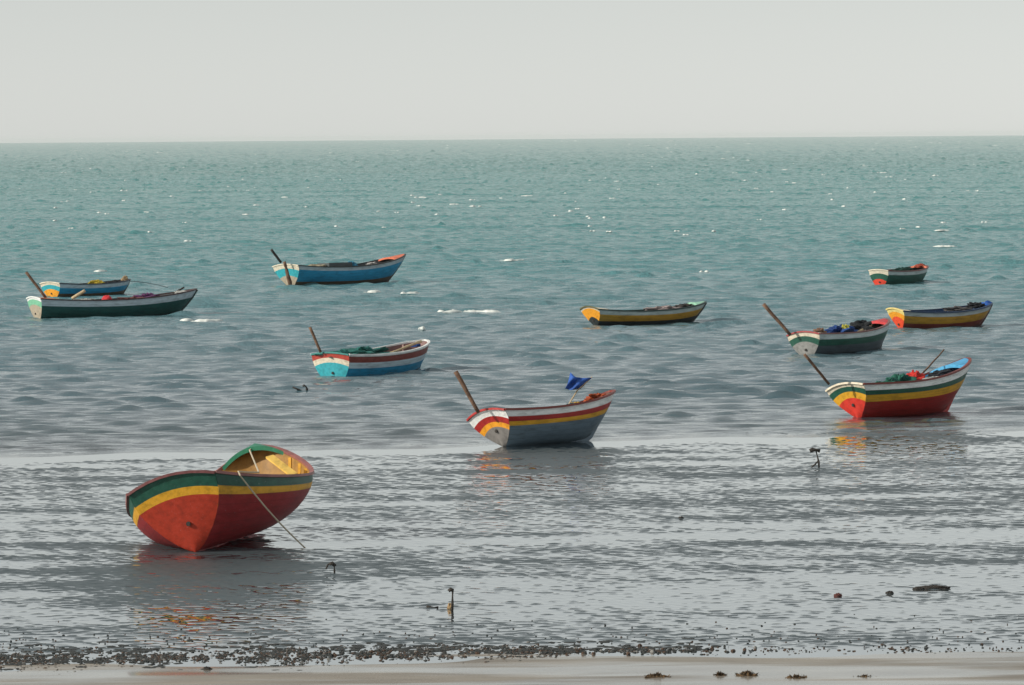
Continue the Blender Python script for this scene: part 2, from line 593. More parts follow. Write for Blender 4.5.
# grey boat: flag and heaps
fb = empty('flag', Matrix.Translation(at_depth(562.5, 404.5, 78.4)))
tag(fb, 'dark blue flag on a slanting stick over the grey boat', 'flag')
top = at_depth(592, 377, 78.6) - fb.location
v, f = sweep([(0, 0, -.2), Vector((0, 0, 0)).lerp(top, .5) + Vector((0, 0, .005)), top], .014, .014, n=6)
mesh_obj('flag_stick', v, f, wood_pale, fb)
cl = [[at_depth(580.5, 389, 78.5), at_depth(574, 389.5, 78.45), at_depth(569.5, 390, 78.4), at_depth(565, 388.5, 78.5)],
      [at_depth(584, 386, 78.55), at_depth(578, 385, 78.4), at_depth(572, 384.5, 78.55), at_depth(567.5, 384, 78.45)],
      [at_depth(588, 381, 78.55), at_depth(580, 380, 78.5), at_depth(574, 379, 78.4), at_depth(569, 378.5, 78.5)],
      [at_depth(592.5, 377.5, 78.6), at_depth(583, 378.2, 78.45), at_depth(575.5, 377, 78.5), at_depth(570.5, 372.5, 78.45)]]
vs, nsub = [], 9


def bil(G4, a, b):
    a *= 3
    b *= 3
    i, j = min(2, int(a)), min(2, int(b))
    fa, fb_ = a - i, b - j
    return (G4[i][j] * (1 - fa) * (1 - fb_) + G4[i + 1][j] * fa * (1 - fb_) + G4[i][j + 1] * (1 - fa) * fb_ + G4[i + 1][j + 1] * fa * fb_)


for i in range(nsub):
    for j in range(nsub):
        p = bil(cl, i / (nsub - 1), j / (nsub - 1)) - fb.location
        p.y += .05 * math.sin(j * 1.3 + i * .5)
        vs.append(p)
fl = mesh_obj('flag_cloth', vs, grid_faces(nsub, nsub), rough_mat('blue_cloth', (.012, .06, .27), (.03, .12, .46), 5, .8, .01), fb, smooth=True)
sm = fl.modifiers.new('thickness', 'SOLIDIFY')
sm.thickness = .004
heap('grey', 'net_heap', .88, .0, .26, .2, .12, (.50, .10, .03), 'orange red net heap in the bow of the grey boat', 'net', -.02, 3, .45)
heap('grey', 'yellow_cloth', .74, -.25, .22, .2, .10, (.70, .40, .04), 'yellow cloth bundle beside the orange net in the grey boat', 'cloth', -.02, 4)
heap('grey', 'cloth_bundle', .34, .1, .17, .14, .12, (.50, .24, .14), 'small tan bundle amidships in the grey boat, left of the flag', 'bundle', .0, 5)
heap('grey', 'cloth_bundle', .63, .2, .16, .14, .09, (.04, .12, .15), 'small dark teal bundle in the grey boat, right of the flag stick', 'bundle', .0, 6)

# boat with blue bow
heap('tri', 'fishing_net', .30, -.2, .62, .42, .18, (.015, .15, .11), 'dark green net heap in the red bottomed boat', 'net', -.04, 7, .4)
heap('tri', 'fishing_net', .46, -.15, .42, .36, .32, (.012, .13, .09), 'taller green net mound beside the red cloth', 'net', -.06, 17, .4)
heap('tri', 'red_cloth', .56, .0, .22, .26, .33, (.66, .035, .025), 'bright red cloth in the boat with the blue bow', 'cloth', -.03, 8, .25)
heap('tri', 'plastic_sack', .62, .45, .30, .12, .06, (.72, .72, .68), 'white sack along the near rail of the boat with the blue bow', 'sack', -.02, 9, .2)
heap('tri', 'folded_tarpaulin', .80, -.1, .3, .3, .12, (.02, .025, .035), 'black tarpaulin under the bright blue bow deck', 'tarpaulin', -.06, 10, .3)
pole('boat_pole', [at_depth(913, 384, 85.6), at_depth(944, 349.5, 86.4)], .022, wood, 'thin dark pole leaning over the red cloth in the boat', 'pole', .7)

# blue boat
heap('blue', 'fishing_net', .16, -.1, .62, .5, .14, (.02, .20, .17), 'low teal net spread over the stern of the blue boat', 'net', .0, 11, .35)
heap('blue', 'fishing_net', .44, -.35, .75, .40, .20, (.015, .17, .15), 'long green net heap along the far side of the blue boat', 'net', -.03, 12, .55)
heap('blue', 'plastic_bucket', .92, -.1, .12, .12, .14, (.01, .07, .28), 'dark blue bundle tucked in the bow of the boat with green net', 'bundle', -.08, 13, .15)
pole('oar', [at_depth(390, 353, 101.6), at_depth(421, 341.5, 102.6)], .028, wood_pale, 'pale oar lying towards the bow of the blue boat with green net', 'oar', 1.4)

# long blue boat
root, m, H = BOATS['bluetop']


def crate(key, name, u, q, sx, sy, sz, col, label, cat, dz=-.2):
    root, m, H = BOATS[key]
    b = []
    t = .02
    vs = [(x * sx / 2, y * sy / 2, z) for z in (0, sz) for x, y in ((-1, -1), (1, -1), (1, 1), (-1, 1))]
    vs += [(x * (sx / 2 - t), y * (sy / 2 - t), z) for z in (sz, t) for x, y in ((-1, -1), (1, -1), (1, 1), (-1, 1))]
    fs = [(3, 2, 1, 0)] + [(i, (i + 1) % 4, 4 + (i + 1) % 4, 4 + i) for i in range(4)]
    fs += [(4 + i, 4 + (i + 1) % 4, 8 + (i + 1) % 4, 8 + i) for i in range(4)] + [(8 + i, 8 + (i + 1) % 4, 12 + (i + 1) % 4, 12 + i) for i in range(4)]
    fs += [(12, 13, 14, 15)]
    o = mesh_obj(name, vs, fs, paint(col, .6, .6, name))
    o.matrix_world = m @ Matrix.Translation((H.L * u, -q * H.beam(u), H.zs(u) + dz))
    return tag(o, label, cat)


crate('bluetop', 'fish_crate', .42, -.1, 1.2, .8, .34, (.06, .075, .08), 'dark grey crate amidships in the long blue boat', 'crate', -.14)
heap('bluetop', 'sail_roll', .24, -.1, .75, .4, .20, (.50, .42, .28), 'tan rolled sail beside the dark crate in the long blue boat', 'sail', -.02, 14, .2)
heap('bluetop', 'plastic_drum', .56, -.1, .26, .26, .30, (.03, .22, .36), 'light blue bundle ahead of the crate in the long blue boat', 'bundle', -.02, 15, .15)
heap('bluetop', 'cloth_bundle', .70, .2, .25, .2, .13, (.55, .52, .50), 'small whitish bundle near the bow of the long blue boat', 'bundle', -.04, 16, .3)
# long dark green boat
pole('plank', [at_depth(72, 298.5, 136), at_depth(85, 290.5, 136)], .055, wood_pale, 'pale plank end sticking up from the long dark green boat', 'plank', 1.0)
heap('greenleft', 'plastic_sack', .30, .1, .42, .3, .10, (.62, .60, .55), 'white sack at the foot of the pale plank in the dark green boat', 'sack', -.02, 18, .25)
heap('greenleft', 'float_buoy', .45, -.1, .19, .19, .25, (.70, .04, .05), 'round red float in the long dark green boat', 'float', -.02, 19, .06)
heap('greenleft', 'cloth_bundle', .70, -.1, .40, .3, .17, (.16, .05, .16), 'purple cloth bundle in the long dark green boat', 'bundle', -.03, 20, .35)
heap('greenleft', 'net_heap', .60, .1, .5, .35, .09, (.20, .06, .05), 'low reddish net in the long dark green boat, beside the purple bundle', 'net', -.03, 21, .4)
heap('greenleft', 'plastic_sack', .91, .0, .30, .16, .10, (.70, .70, .66), 'white sack in the raised bow of the long dark green boat', 'sack', -.03, 22, .2)
pole('boat_pole', [at_depth(173, 293.5, 137), at_depth(184, 287.5, 137.3)], .035, dark_stick, 'short dark pole slanting in the bow of the long dark green boat', 'pole', .9)
# small blue boat behind
heap('bluebehind', 'yellow_bundle', .60, -.1, .36, .28, .20, (.62, .46, .03), 'yellow bundle in the small blue and brown boat', 'bundle', -.03, 23, .25)
heap('bluebehind', 'dark_net', .82, .0, .4, .2, .12, (.03, .03, .035), 'dark net in the bow of the small blue and brown boat', 'net', -.04, 24, .35)
heap('bluebehind', 'cloth_bundle', .95, .0, .14, .12, .22, (.45, .32, .18), 'tan bundle on the bow tip of the small blue and brown boat', 'bundle', -.02, 25, .3)
a, b_ = at_depth(128, 281, 155.6), at_depth(168, 287.5, 157)
v, f = sweep([a.lerp(b_, t) + Vector((0, 0, .05 * math.sin(t * math.pi))) for t in (0, .25, .5, .75, 1)], .012, .012, n=5)
tag(mesh_obj('anchor_rope', v, f, rough_mat('wet_rope', (.05, .07, .08), (.10, .12, .13), 30)), 'dark rope running into the water from the small blue and brown boat', 'rope')
# yellow band boat
heap('yellow', 'net_heap', .62, -.05, .58, .34, .15, (.42, .34, .33), 'pinkish grey net heap in the boat with the ochre band', 'net', -.02, 26, .45)
heap('yellow', 'dark_net', .82, .0, .36, .26, .12, (.07, .06, .055), 'dark net heap near the pale green bow of the ochre banded boat', 'net', -.02, 27, .4)
# dark grey boat
heap('greengrey', 'basket_bundle', .22, -.1, .22, .20, .26, (.26, .15, .10), 'brown bundle behind the cream stern of the dark grey boat', 'bundle', -.02, 28, .3)
heap('greengrey', 'blue_tarpaulin', .50, -.2, .62, .38, .26, (.02, .08, .30), 'blue tarpaulin bundle in the dark grey boat with green band', 'tarpaulin', -.02, 29, .35)
heap('greengrey', 'yellow_cloth', .50, .05, .16, .12, .26, (.55, .52, .08), 'small yellow cloth on the blue tarpaulin bundle', 'cloth', .0, 30, .3)
heap('greengrey', 'black_sack', .74, -.15, .42, .32, .26, (.015, .018, .022), 'black sacks near the red bow deck of the dark grey boat', 'sack', -.03, 31, .3)
pole('oar', [at_depth(853, 335, 110), at_depth(871, 325, 111)], .032, wood_pale, 'pale oar leaning on the black sacks in the dark grey boat', 'oar', 1.3)
# maroon boat
heap('orange', 'net_heap', .66, -.1, .42, .3, .12, (.10, .09, .09), 'grey net heap in the maroon boat with ochre band', 'net', -.01, 32, .4)
heap('orange', 'black_sack', .84, .0, .30, .22, .16, (.02, .022, .028), 'black sack near the bow tip of the maroon boat', 'sack', -.01, 33, .3)
heap('orange', 'blue_cloth', .97, .0, .13, .10, .13, (.015, .10, .42), 'bright blue cloth on the bow tip of the maroon boat', 'cloth', .0, 34, .2)
# small green boat
heap('smallgreen', 'fishing_net', .62, -.3, .7, .25, .14, (.015, .09, .07), 'green net along the far rail of the farthest small green boat', 'net', -.02, 35, .3)
heap('smallgreen', 'net_heap', .90, .0, .22, .2, .17, (.40, .07, .035), 'reddish net heap at the bow of the farthest small green boat', 'net', .0, 36, .3)


# ------------------------------------------------------------------ sticks, stones and weed on the flat
def stick_thing(name, pieces, label, cat, group=None):
    base = Vector(pieces[0][0][0])
    vs, fs = [], []
    for pts, r in pieces:
        v, f = sweep([Vector(p) - base for p in pts], r * .72, r * .72, n=7, radii=[1 + .35 * math.sin(i * 2.3) * (0 < i < len(pts) - 1) for i in range(len(pts))])
        fs += [tuple(i + len(vs) for i in q) for q in f]
        vs += v
    o = mesh_obj(name, vs, fs, dark_stick, smooth=True)
    o.location = base
    return tag(o, label, cat, group)


def px(y, *pp):
    return [at_depth(a, b, y) for a, b in pp]


y = at(818, 467.5).y
stick_thing('driftwood_branch', [(px(y, (819, 468), (818.7, 462), (817.3, 456), (816, 451)), .022), (px(y, (818, 461), (815, 464.5), (811.5, 467)), .017),
                                 (px(y - .05, (809.8, 451), (812.5, 449.8), (816.5, 450), (820, 451)), .05)],
            'dark forked branch standing in the shallows, right of the grey boat', 'branch')
y = at(452, 611).y
stick_thing('driftwood_stake', [(px(y, (452.2, 613), (452.4, 604), (452.5, 596), (452.8, 589.5)), .02), (px(y, (448.5, 591), (450.5, 589.5), (453.5, 590.5)), .03)],
            'thin upright stake with a small knob on top, standing in the shallows', 'stake')
y = at(447, 607).y
v, f = lumps(.035, .035, .07, 40, 12, 6)
o = mesh_obj('weed_clump', v, f, rough_mat('tan_weed', (.25, .15, .06), (.5, .36, .2), 30))
o.location = at(450, 609)
tag(o, 'tan clump of weed at the foot of the thin upright stake', 'weed')
y = at(434, 608).y
stick_thing('driftwood_piece', [(px(y, (426.5, 606.2), (430, 607.4), (434, 607.8), (438.5, 607.3)), .022)], 'small dark driftwood piece lying left of the thin stake', 'driftwood')
y = at(334, 573).y
stick_thing('driftwood_branch', [(px(y, (334.5, 575), (334.4, 570), (334.2, 566.5), (331, 563.5), (328, 564.5), (326, 569)), .016), (px(y, (329.5, 564.5), (332, 563), (335.5, 566)), .03)],
            'small bent branch in the shallows below the rope of the tilted red boat', 'branch')
y = at(306, 391).y
stick_thing('driftwood_branch', [(px(y, (306.5, 391.5), (307, 389), (306, 386.5), (304, 385.3), (303, 386.5)), .035), (px(y, (292.5, 387), (297, 389), (302, 391)), .025)],
            'dark hooked branch in the water below the blue boat with green net', 'branch')


def stone(px_, py_, rx, ry, rz, label, cat='stone', name='stone', mat=None, seed=1, group=None):
    v, f = lumps(rx, ry, rz, seed, 16, 7, .3)
    o = mesh_obj(name, v, f, mat or dark_stick, smooth=True)
    o.location = at(px_, py_)
    return tag(o, label, cat, group)


stone(933, 588.6, .22, .07, .042, 'long dark driftwood log lying in the shallows at right', 'log', 'driftwood_log', seed=51)
stone(918, 589.2, .07, .05, .03, 'small dark stone touching the left end of the long driftwood log', seed=52)
stone(889.5, 593.5, .055, .05, .03, 'small dark stone midway between the reddish stone and the log', seed=53)
stone(838, 596, .055, .05, .035, 'small reddish stone in the shallows, farthest left of the log', seed=54, mat=rough_mat('red_stone', (.07, .02, .018), (.16, .05, .04), 30))
stone(681, 518.5, .045, .04, .03, 'tiny dark stone alone on the rippled flat', seed=55)
stone(207, 670, .055, .05, .035, 'small dark stone on the wet sand below the weed line', seed=56)
weed = rough_mat('dry_brown_weed', (.035, .03, .018), (.20, .115, .05), 22, .95, .04)


def weed_clump(px_, py_, wpx, hpx, label, seed):
    c = at(px_, py_, .0)
    k = F / c.y
    rnd = random.Random(seed)
    vs, fs = [], []
    v, f = lumps(wpx / k / 2, wpx / k / 2.2, hpx / k * .72, seed, 22, 8, .3)
    vs += v
    fs += f
    for _ in range(150):                                   # ragged sprigs
        a, r = rnd.uniform(0, 6.28), rnd.uniform(0, 1)
        p = Vector((math.cos(a) * r * wpx / k / 2, math.sin(a) * r * wpx / k / 2.3, max(0, (1 - r * r)) * hpx / k * .8))
        d = Vector((rnd.uniform(-1, 1), rnd.uniform(-1, 1), rnd.uniform(.1, 1))).normalized() * rnd.uniform(.02, .05)
        s = Vector((rnd.uniform(-1, 1), rnd.uniform(-1, 1), 0)).normalized() * .012
        n0 = len(vs)
        vs += [p - s, p + s, p + d * .7 + s * .7, p + d]
        fs.append((n0, n0 + 1, n0 + 2, n0 + 3))
    o = mesh_obj('seaweed_clump', vs, fs, weed)
    o.location = c
    tag(o, label, 'seaweed', 'seaweed clumps on the bottom sand')


weed_clump(656.5, 680, 32, 6, 'brown seaweed clump on the sand, leftmost of the row', 61)
weed_clump(720, 678.5, 14, 5.5, 'small seaweed clump on the sand just left of the tallest one', 62)
weed_clump(747, 678.5, 28, 7, 'tallest brown seaweed clump on the sand', 63)
weed_clump(797, 681, 32, 5.5, 'flat dark seaweed clump on the sand, just right of the tallest one', 64)
weed_clump(864, 679.5, 24, 3, 'thin low seaweed clump on the sand, rightmost of the row', 65)


# ------------------------------------------------------------------ ground and sea
def sines(rng, n, lmin, lmax, spread, base=math.pi / 2):
    out = []
    for _ in range(n):
        lam = lmin * (lmax / lmin) ** rng.random()
        a = base + rng.normal() * spread
        out.append((2 * math.pi / lam * math.cos(a), 2 * math.pi / lam * math.sin(a), rng.random() * 6.283, lam))
    return out


def smooth(a, b, x):
    t = np.clip((x - a) / (b - a), 0, 1)
    return t * t * (3 - 2 * t)


def evalw(ws, X, Y, power=1.0):
    Z = np.zeros_like(X)
    tot = 0
    for kx, ky, ph, lam in ws:
        a = lam ** power
        Z += a * np.sin(kx * X + ky * Y + ph)
        tot += a * a / 2
    return Z / math.sqrt(tot)


def fast_grid(name, X, Y, Z, mat):
    nr, nc = X.shape
    co = np.empty((nr * nc, 3), np.float32)
    co[:, 0], co[:, 1], co[:, 2] = X.ravel(), Y.ravel(), Z.ravel()
    idx = np.arange(nr * nc, dtype=np.int32).reshape(nr, nc)
    q = np.stack([idx[:-1, :-1], idx[:-1, 1:], idx[1:, 1:], idx[1:, :-1]], -1).reshape(-1, 4)
    me = bpy.data.meshes.new(name)
    me.vertices.add(nr * nc)
    me.vertices.foreach_set('co', co.ravel())
    me.loops.add(q.size)
    me.loops.foreach_set('vertex_index', q.ravel())
    me.polygons.add(len(q))
    me.polygons.foreach_set('loop_start', np.arange(0, q.size, 4, dtype=np.int32))
    me.polygons.foreach_set('use_smooth', np.ones(len(q), dtype=bool))
    me.materials.append(mat)
    me.update(calc_edges=True)
    o = bpy.data.objects.new(name, me)
    COL.objects.link(o)
    return o


rng = np.random.default_rng(11)


def rows(y0, y1, step):
    out = [y0]
    while out[-1] < y1:
        out.append(out[-1] + step(out[-1]))
    return np.array(out)


def shore(X):                                              # the calm strip where the sea meets the flat
    return 78.0 + .26 * X + .35 * np.sin(X * .6) + .2 * np.sin(X * 1.7 + 1)


w_rip = sines(rng, 60, .085, .30, .7)
w_fine = sines(rng, 34, .06, .14, .9)
w_mask = sines(rng, 24, .8, 4.5, .8)
w_mask2 = sines(rng, 14, 5.0, 20.0, .6)
w_chop = sines(rng, 60, .5, 1.6, .24, math.pi / 2 + .12)
w_small = sines(rng, 50, .28, .62, .34, math.pi / 2 + .1)
w_swell = sines(rng, 14, 5.0, 16.0, .35, math.pi / 2 + .25)
w_grp = sines(rng, 10, 14, 60, .6)
sharp = lambda s: np.exp(.42 * s) - 1.09

# the flat: a film of water with the tops of small mud ripples standing out of it
ysf = rows(44.6, 86.0, lambda y: y * .0011)
Yf, Ff = np.meshgrid(ysf, np.linspace(-1, 1, 820), indexing='ij')
Xf = Ff * (Yf * .150 + .5)
yc = shore(Xf)
rip = .75 * evalw(w_rip, Xf * .46, Yf * 1.0, .5) + .50 * evalw(w_fine, Xf * .45, Yf * .8, .4)
msk = .75 * evalw(w_mask, Xf * .55, Yf, .4) + .5 * evalw(w_mask2, Xf * .5, Yf, .3)
near_calm = 1 - smooth(50, 60.5, Yf)
streak = np.exp(-((Yf - (59.3 + .06 * Xf + .3 * np.sin(Xf * .7))) / .55) ** 2) * smooth(-6, -2, Xf)
calm = np.exp(-((Yf - yc + .35) / 1.15) ** 4)
boat_mud = np.exp(-((Xf + 4.3) / 1.9) ** 2 - ((Yf - 54.0) / 3.3) ** 2) + .9 * np.exp(-((Xf - .8) / 1.5) ** 2 - ((Yf - 74.6) / 2.2) ** 2)  # mud below the red boat; the grey boat's dark reflection put in as mud
refl_mud = np.exp(-((Xf - 8.15) / 2.0) ** 4 - ((Yf - 79.2) / 1.7) ** 4)  # added mud ripples stand in for the right boat's dark reflection
boat_mud = boat_mud + .45 * refl_mud
calm = calm * (1 - .85 * refl_mud)
thr = .74 * near_calm - .30 - .60 * msk + 2.2 * streak + 3.5 * calm + 2.5 * (1 - smooth(46.1, 46.9, Yf)) - 2.3 * boat_mud
Zf = .0012 * evalw(w_fine, Xf * .5, Yf, .7) * (1 - .85 * calm) * smooth(46.0, 47.2, Yf) + .0052 * np.logaddexp(0, 7 * (rip - thr)) / 7
Zf = np.where(Yf > yc + 1.0, -.25, Zf)

ys = rows(73.0, 9000, lambda y: y * (.0013 if y < 250 else min(.0030, .0013 + (y - 250) * 1.2e-6)))
Yg, Fg = np.meshgrid(ys, np.linspace(-1, 1, 470), indexing='ij')
Xg = Fg * (Yg * .165 + 1.0)
yc = shore(Xg)
fx = .40 + .50 * smooth(150, 400, Yg)
chop = evalw(w_chop, Xg * fx, Yg, .8)
small = evalw(w_small, Xg * fx, Yg, .7)
swell = evalw(w_swell, Xg, Yg, .6)
grp = evalw(w_grp, Xg * .5, Yg, .3)
depth_in = smooth(0, 14, Yg - yc)
far = smooth(300, 900, Yg)
Zg = (.027 * sharp(chop) * (.6 + .4 * depth_in) * (1 + .55 * grp) + .042 * sharp(small) * (.5 + .5 * depth_in) + .012 * swell * depth_in) * (1 + 2.2 * far)
edge = smooth(.25, 1.3, Yg - yc)
Zg = Zg * edge + .004 * smooth(-.6, .5, Yg - yc) - .03 * (1 - smooth(-1.2, 0, Yg - yc))
del chop, small, swell, grp, rip, msk

# water: what shows under the mirror changes from wet mud to deep green with the distance from the shore
m, nt, b = new_mat('sea_water')
geo = nt.nodes.new('ShaderNodeNewGeometry')
sep = nt.nodes.new('ShaderNodeSeparateXYZ')
link(nt, geo.outputs['Position'], sep.inputs[0])
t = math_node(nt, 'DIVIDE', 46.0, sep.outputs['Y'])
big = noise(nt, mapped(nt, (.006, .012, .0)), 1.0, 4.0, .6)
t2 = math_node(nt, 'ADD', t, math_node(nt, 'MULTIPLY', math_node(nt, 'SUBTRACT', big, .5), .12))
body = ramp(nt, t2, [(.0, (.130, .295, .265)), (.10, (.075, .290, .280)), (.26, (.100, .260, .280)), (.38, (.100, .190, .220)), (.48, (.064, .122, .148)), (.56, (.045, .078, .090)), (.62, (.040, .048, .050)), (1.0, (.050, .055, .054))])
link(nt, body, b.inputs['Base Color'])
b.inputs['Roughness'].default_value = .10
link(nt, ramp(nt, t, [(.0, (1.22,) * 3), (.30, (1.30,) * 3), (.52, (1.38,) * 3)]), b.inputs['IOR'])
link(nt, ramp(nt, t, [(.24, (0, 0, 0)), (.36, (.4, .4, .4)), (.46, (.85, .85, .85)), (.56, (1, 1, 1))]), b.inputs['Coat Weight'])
b.inputs['Coat IOR'].default_value = 1.4
b.inputs['Coat Roughness'].default_value = .06
v1 = mapped(nt, (.6, 1.0, 1.0))
hh = math_node(nt, 'ADD', noise(nt, v1, 3.6, 5.0, .65), math_node(nt, 'MULTIPLY', noise(nt, mapped(nt, (.5, 1.2, 1)), .5, 3.0), 1.6))
bp = nt.nodes.new('ShaderNodeBump')
link(nt, hh, bp.inputs['Height'])
bp.inputs['Strength'].default_value = 1.0
dist = ramp(nt, t, [(.0, (.30, .30, .30)), (.25, (.16, .16, .16)), (.50, (.045, .045, .045)), (.60, (.04, .04, .04))])
link(nt, dist, bp.inputs['Distance'])
link(nt, bp.outputs[0], b.inputs['Normal'])
link(nt, bp.outputs[0], b.inputs['Coat Normal'])
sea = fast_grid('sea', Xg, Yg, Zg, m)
tag(sea, 'green grey choppy sea reaching to the horizon', 'sea', kind='structure')
del Xg, Yg, Zg

m, nt, b = new_mat('tidal_flat')
geo = nt.nodes.new('ShaderNodeNewGeometry')
sep = nt.nodes.new('ShaderNodeSeparateXYZ')
link(nt, geo.outputs['Position'], sep.inputs[0])
mud = noise(nt, mapped(nt, (1, 1, 1)), 14.0, 5.0, .7)
zz = math_node(nt, 'ADD', sep.outputs['Z'], math_node(nt, 'MULTIPLY', math_node(nt, 'SUBTRACT', mud, .5), .007))
mr = nt.nodes.new('ShaderNodeMapRange')
link(nt, zz, mr.inputs['Value'])
mr.inputs['From Min'].default_value, mr.inputs['From Max'].default_value = .0023, .0036
dry = mr.outputs[0]
link(nt, ramp(nt, mud, [(.3, (.030, .048, .055)), (.7, (.062, .084, .092))]), b.inputs['Base Color'])
link(nt, math_node(nt, 'MULTIPLY_ADD', dry, .40, .05), b.inputs['Roughness'])
link(nt, math_node(nt, 'SUBTRACT', 1.0, dry), b.inputs['Coat Weight'])
b.inputs['IOR'].default_value = 1.6
b.inputs['Coat IOR'].default_value = 2.5
b.inputs['Coat Roughness'].default_value = .03
flat = fast_grid('tidal_flat_water', Xf, Yf, Zf, m)
tag(flat, 'thin film of bright water over dark rippled mud', 'tidal flat', kind='structure')
del Xf, Yf, Zf

# beach sheet: rises out of the water towards the camera and runs on under the sea
m, nt, b = new_mat('wet_sand')
v = mapped(nt, (.5, 1.6, 1.0))
n1 = noise(nt, v, .9, 5.0, .6)
n2 = noise(nt, mapped(nt), 40.0, 3.0, .7)
link(nt, ramp(nt, n1, [(.3, (.17, .145, .115)), (.55, (.26, .225, .18)), (.75, (.33, .29, .235))]), b.inputs['Base Color'])
b.inputs['Roughness'].default_value = .5
n3 = noise(nt, mapped(nt, (.22, 1.3, 1.0)), .8, 4.0, .55)
link(nt, ramp(nt, n3, [(.44, (0, 0, 0)), (.56, (1, 1, 1))]), b.inputs['Coat Weight'])
b.inputs['Coat IOR'].default_value = 1.6
b.inputs['Coat Roughness'].default_value = .12
bp = nt.nodes.new('ShaderNodeBump')
bp.inputs['Distance'].default_value = .006
link(nt, n2, bp.inputs['Height'])
link(nt, bp.outputs[0], b.inputs['Normal'])
yb = np.concatenate([np.linspace(-30, 40, 40), np.linspace(40.2, 49, 130), np.geomspace(50, 9050, 40)])
Yb, Fb = np.meshgrid(yb, np.linspace(-1, 1, 240), indexing='ij')
Xb = Fb * (np.abs(Yb) * .17 + 14)
w_b = sines(rng, 14, .8, 6, 1.2)
Zb = (46.0 - Yb) * .018 + .10 * np.sin(Xb * .12 - .6) * .12
Zb = np.where(Yb > 46, np.maximum((46.0 - Yb) * .03, -2.0), Zb)
Zb = np.minimum(Zb, .9) + .006 * evalw(w_b, Xb * .5, Yb, .6)
sand = fast_grid('beach_sand', Xb, Yb, Zb, m)
tag(sand, 'wet grey brown sand at the bottom edge', 'sand', kind='structure')

# wrack line: dark shells, pebbles and weed bits along the edge of the water
rnd = random.Random(5)
vs, fs, fm = [], [], []
wr_mats = [rough_mat('dark_pebble', (.018, .022, .022), (.055, .058, .055), 30), rough_mat('brown_weed', (.04, .026, .018), (.12, .07, .045), 30),
           rough_mat('grey_shell', (.12, .12, .115), (.30, .29, .27), 30)]


def add_lump(c, r, h, mi):
    n0, k = len(vs), 6
    a0 = rnd.uniform(0, 6)
    for j, (rr, zz) in enumerate(((1.0, -.15), (.95, .45), (.5, .95))):
        for i in range(k):
            a = a0 + 6.283 * i / k
            q = rr * r * rnd.uniform(.65, 1.25)
            vs.append((c[0] + q * math.cos(a), c[1] + q * math.sin(a), c[2] + zz * h * rnd.uniform(.8, 1.2)))
    for j in range(2):
        for i in range(k):
            i2 = (i + 1) % k
            fs.append((n0 + j * k + i, n0 + j * k + i2, n0 + (j + 1) * k + i2, n0 + (j + 1) * k + i))
            fm.append(mi)
    fs.append(tuple(n0 + 2 * k + i for i in range(k)))
    fm.append(mi)


def wrack_y(x):                                            # pixel height of the line's middle
    return 660 - 9.0 * min(1, x / 620) if x < 700 else 651 - .004 * (x - 700)


for _ in range(20000):
    x = rnd.uniform(-120, 1060)
    dens = 1.0 if x < 330 else .75 if x < 560 else .5 if x < 640 else max(.06, .4 - (x - 640) / 350)
    if rnd.random() > dens:
        continue
    wid = (7.5 if x < 350 else 5.0 if x < 600 else 3.5) * (1 + .5 * math.sin(x * .021 + 1) * math.sin(x * .0083))
    yy = wrack_y(x) + rnd.gauss(0, wid * .55)
    if math.sin(x * .05) + math.sin(x * .13 + yy * .4) + math.sin(x * .31 + 2) < -.35 and rnd.random() < .9:
        continue
    c = at(x, yy, .0)
    r = rnd.choice((.006, .009, .012, .015, .020)) * rnd.uniform(.7, 1.3)
    add_lump((c.x, c.y, 0.0), r, r * rnd.uniform(.25, .75), rnd.choices((0, 1, 2), (7, 3, 1))[0])
for _ in range(170):                                       # flat mats of dark weed between the pebbles
    x = rnd.uniform(-120, 700)
    yy = wrack_y(x) + rnd.gauss(-4, 7 if x < 300 else 4)
    c = at(x, yy, .0)
    for _k in range(5):
        add_lump((c.x + rnd.gauss(0, .10), c.y + rnd.gauss(0, .06), 0.0), rnd.uniform(.02, .08), rnd.uniform(.005, .012), 0)
for x, n in ((520, 9), (545, 7), (577, 14), (600, 6), (632, 16), (655, 6), (690, 7), (720, 6), (748, 5), (330, 8), (365, 7), (420, 8), (470, 9)):
    for _k in range(n):                                    # knots of bigger stones
        c = at(x + rnd.gauss(0, 7), wrack_y(x) + rnd.gauss(0, 1.6), 0)
        r = rnd.uniform(.015, .032)
        add_lump((c.x, c.y, 0.0), r, r * rnd.uniform(.6, 1.1), rnd.choices((0, 1, 2), (6, 3, 1))[0])
for _ in range(420):                                       # strays on the flat
    x, yy = rnd.uniform(-50, 1070), 652 - abs(rnd.gauss(0, 14))
    c = at(x, yy, 0)
    add_lump((c.x, c.y, 0.0), rnd.uniform(.007, .018), rnd.uniform(.007, .016), rnd.choice((0, 0, 1)))
o = mesh_obj('wrack_line', vs, fs, wr_mats, fm=fm)
tag(o, 'dark line of pebbles, shells and weed at the water edge', 'wrack', kind='stuff')

# breaking crests
vs, fs = [], []


def add_foam(c, length, deep, h):
    n, k = max(8, int(length / .07)), 6
    n0 = len(vs)
    p1, p2, p3 = (rnd.uniform(0, 6) for _ in range(3))
    for i in range(n + 1):
        t_ = i / n
        w = math.sin(math.pi * t_) ** .8 * (.55 + .32 * math.sin(t_ * 9 + p1) + .30 * math.sin(t_ * length * 9 + p2) + rnd.uniform(-.2, .2))
        w = max(w, .0)
        x = c[0] + (t_ - .5) * length
        yo = c[1] + .10 * length * math.sin(t_ * 4 + p3)
        for j in range(k):
            q = j / (k - 1) * math.pi
            vs.append((x, yo - math.cos(q) * deep * w * .5, c[2] - .06 + math.sin(q) * (.05 * min(1, 6 * w) + .55 * h * w) * rnd.uniform(.88, 1.12)))
    for i in range(n):
        for j in range(k - 1):
            a = n0 + i * k + j
            fs.append((a, a + k, a + k + 1, a + 1))


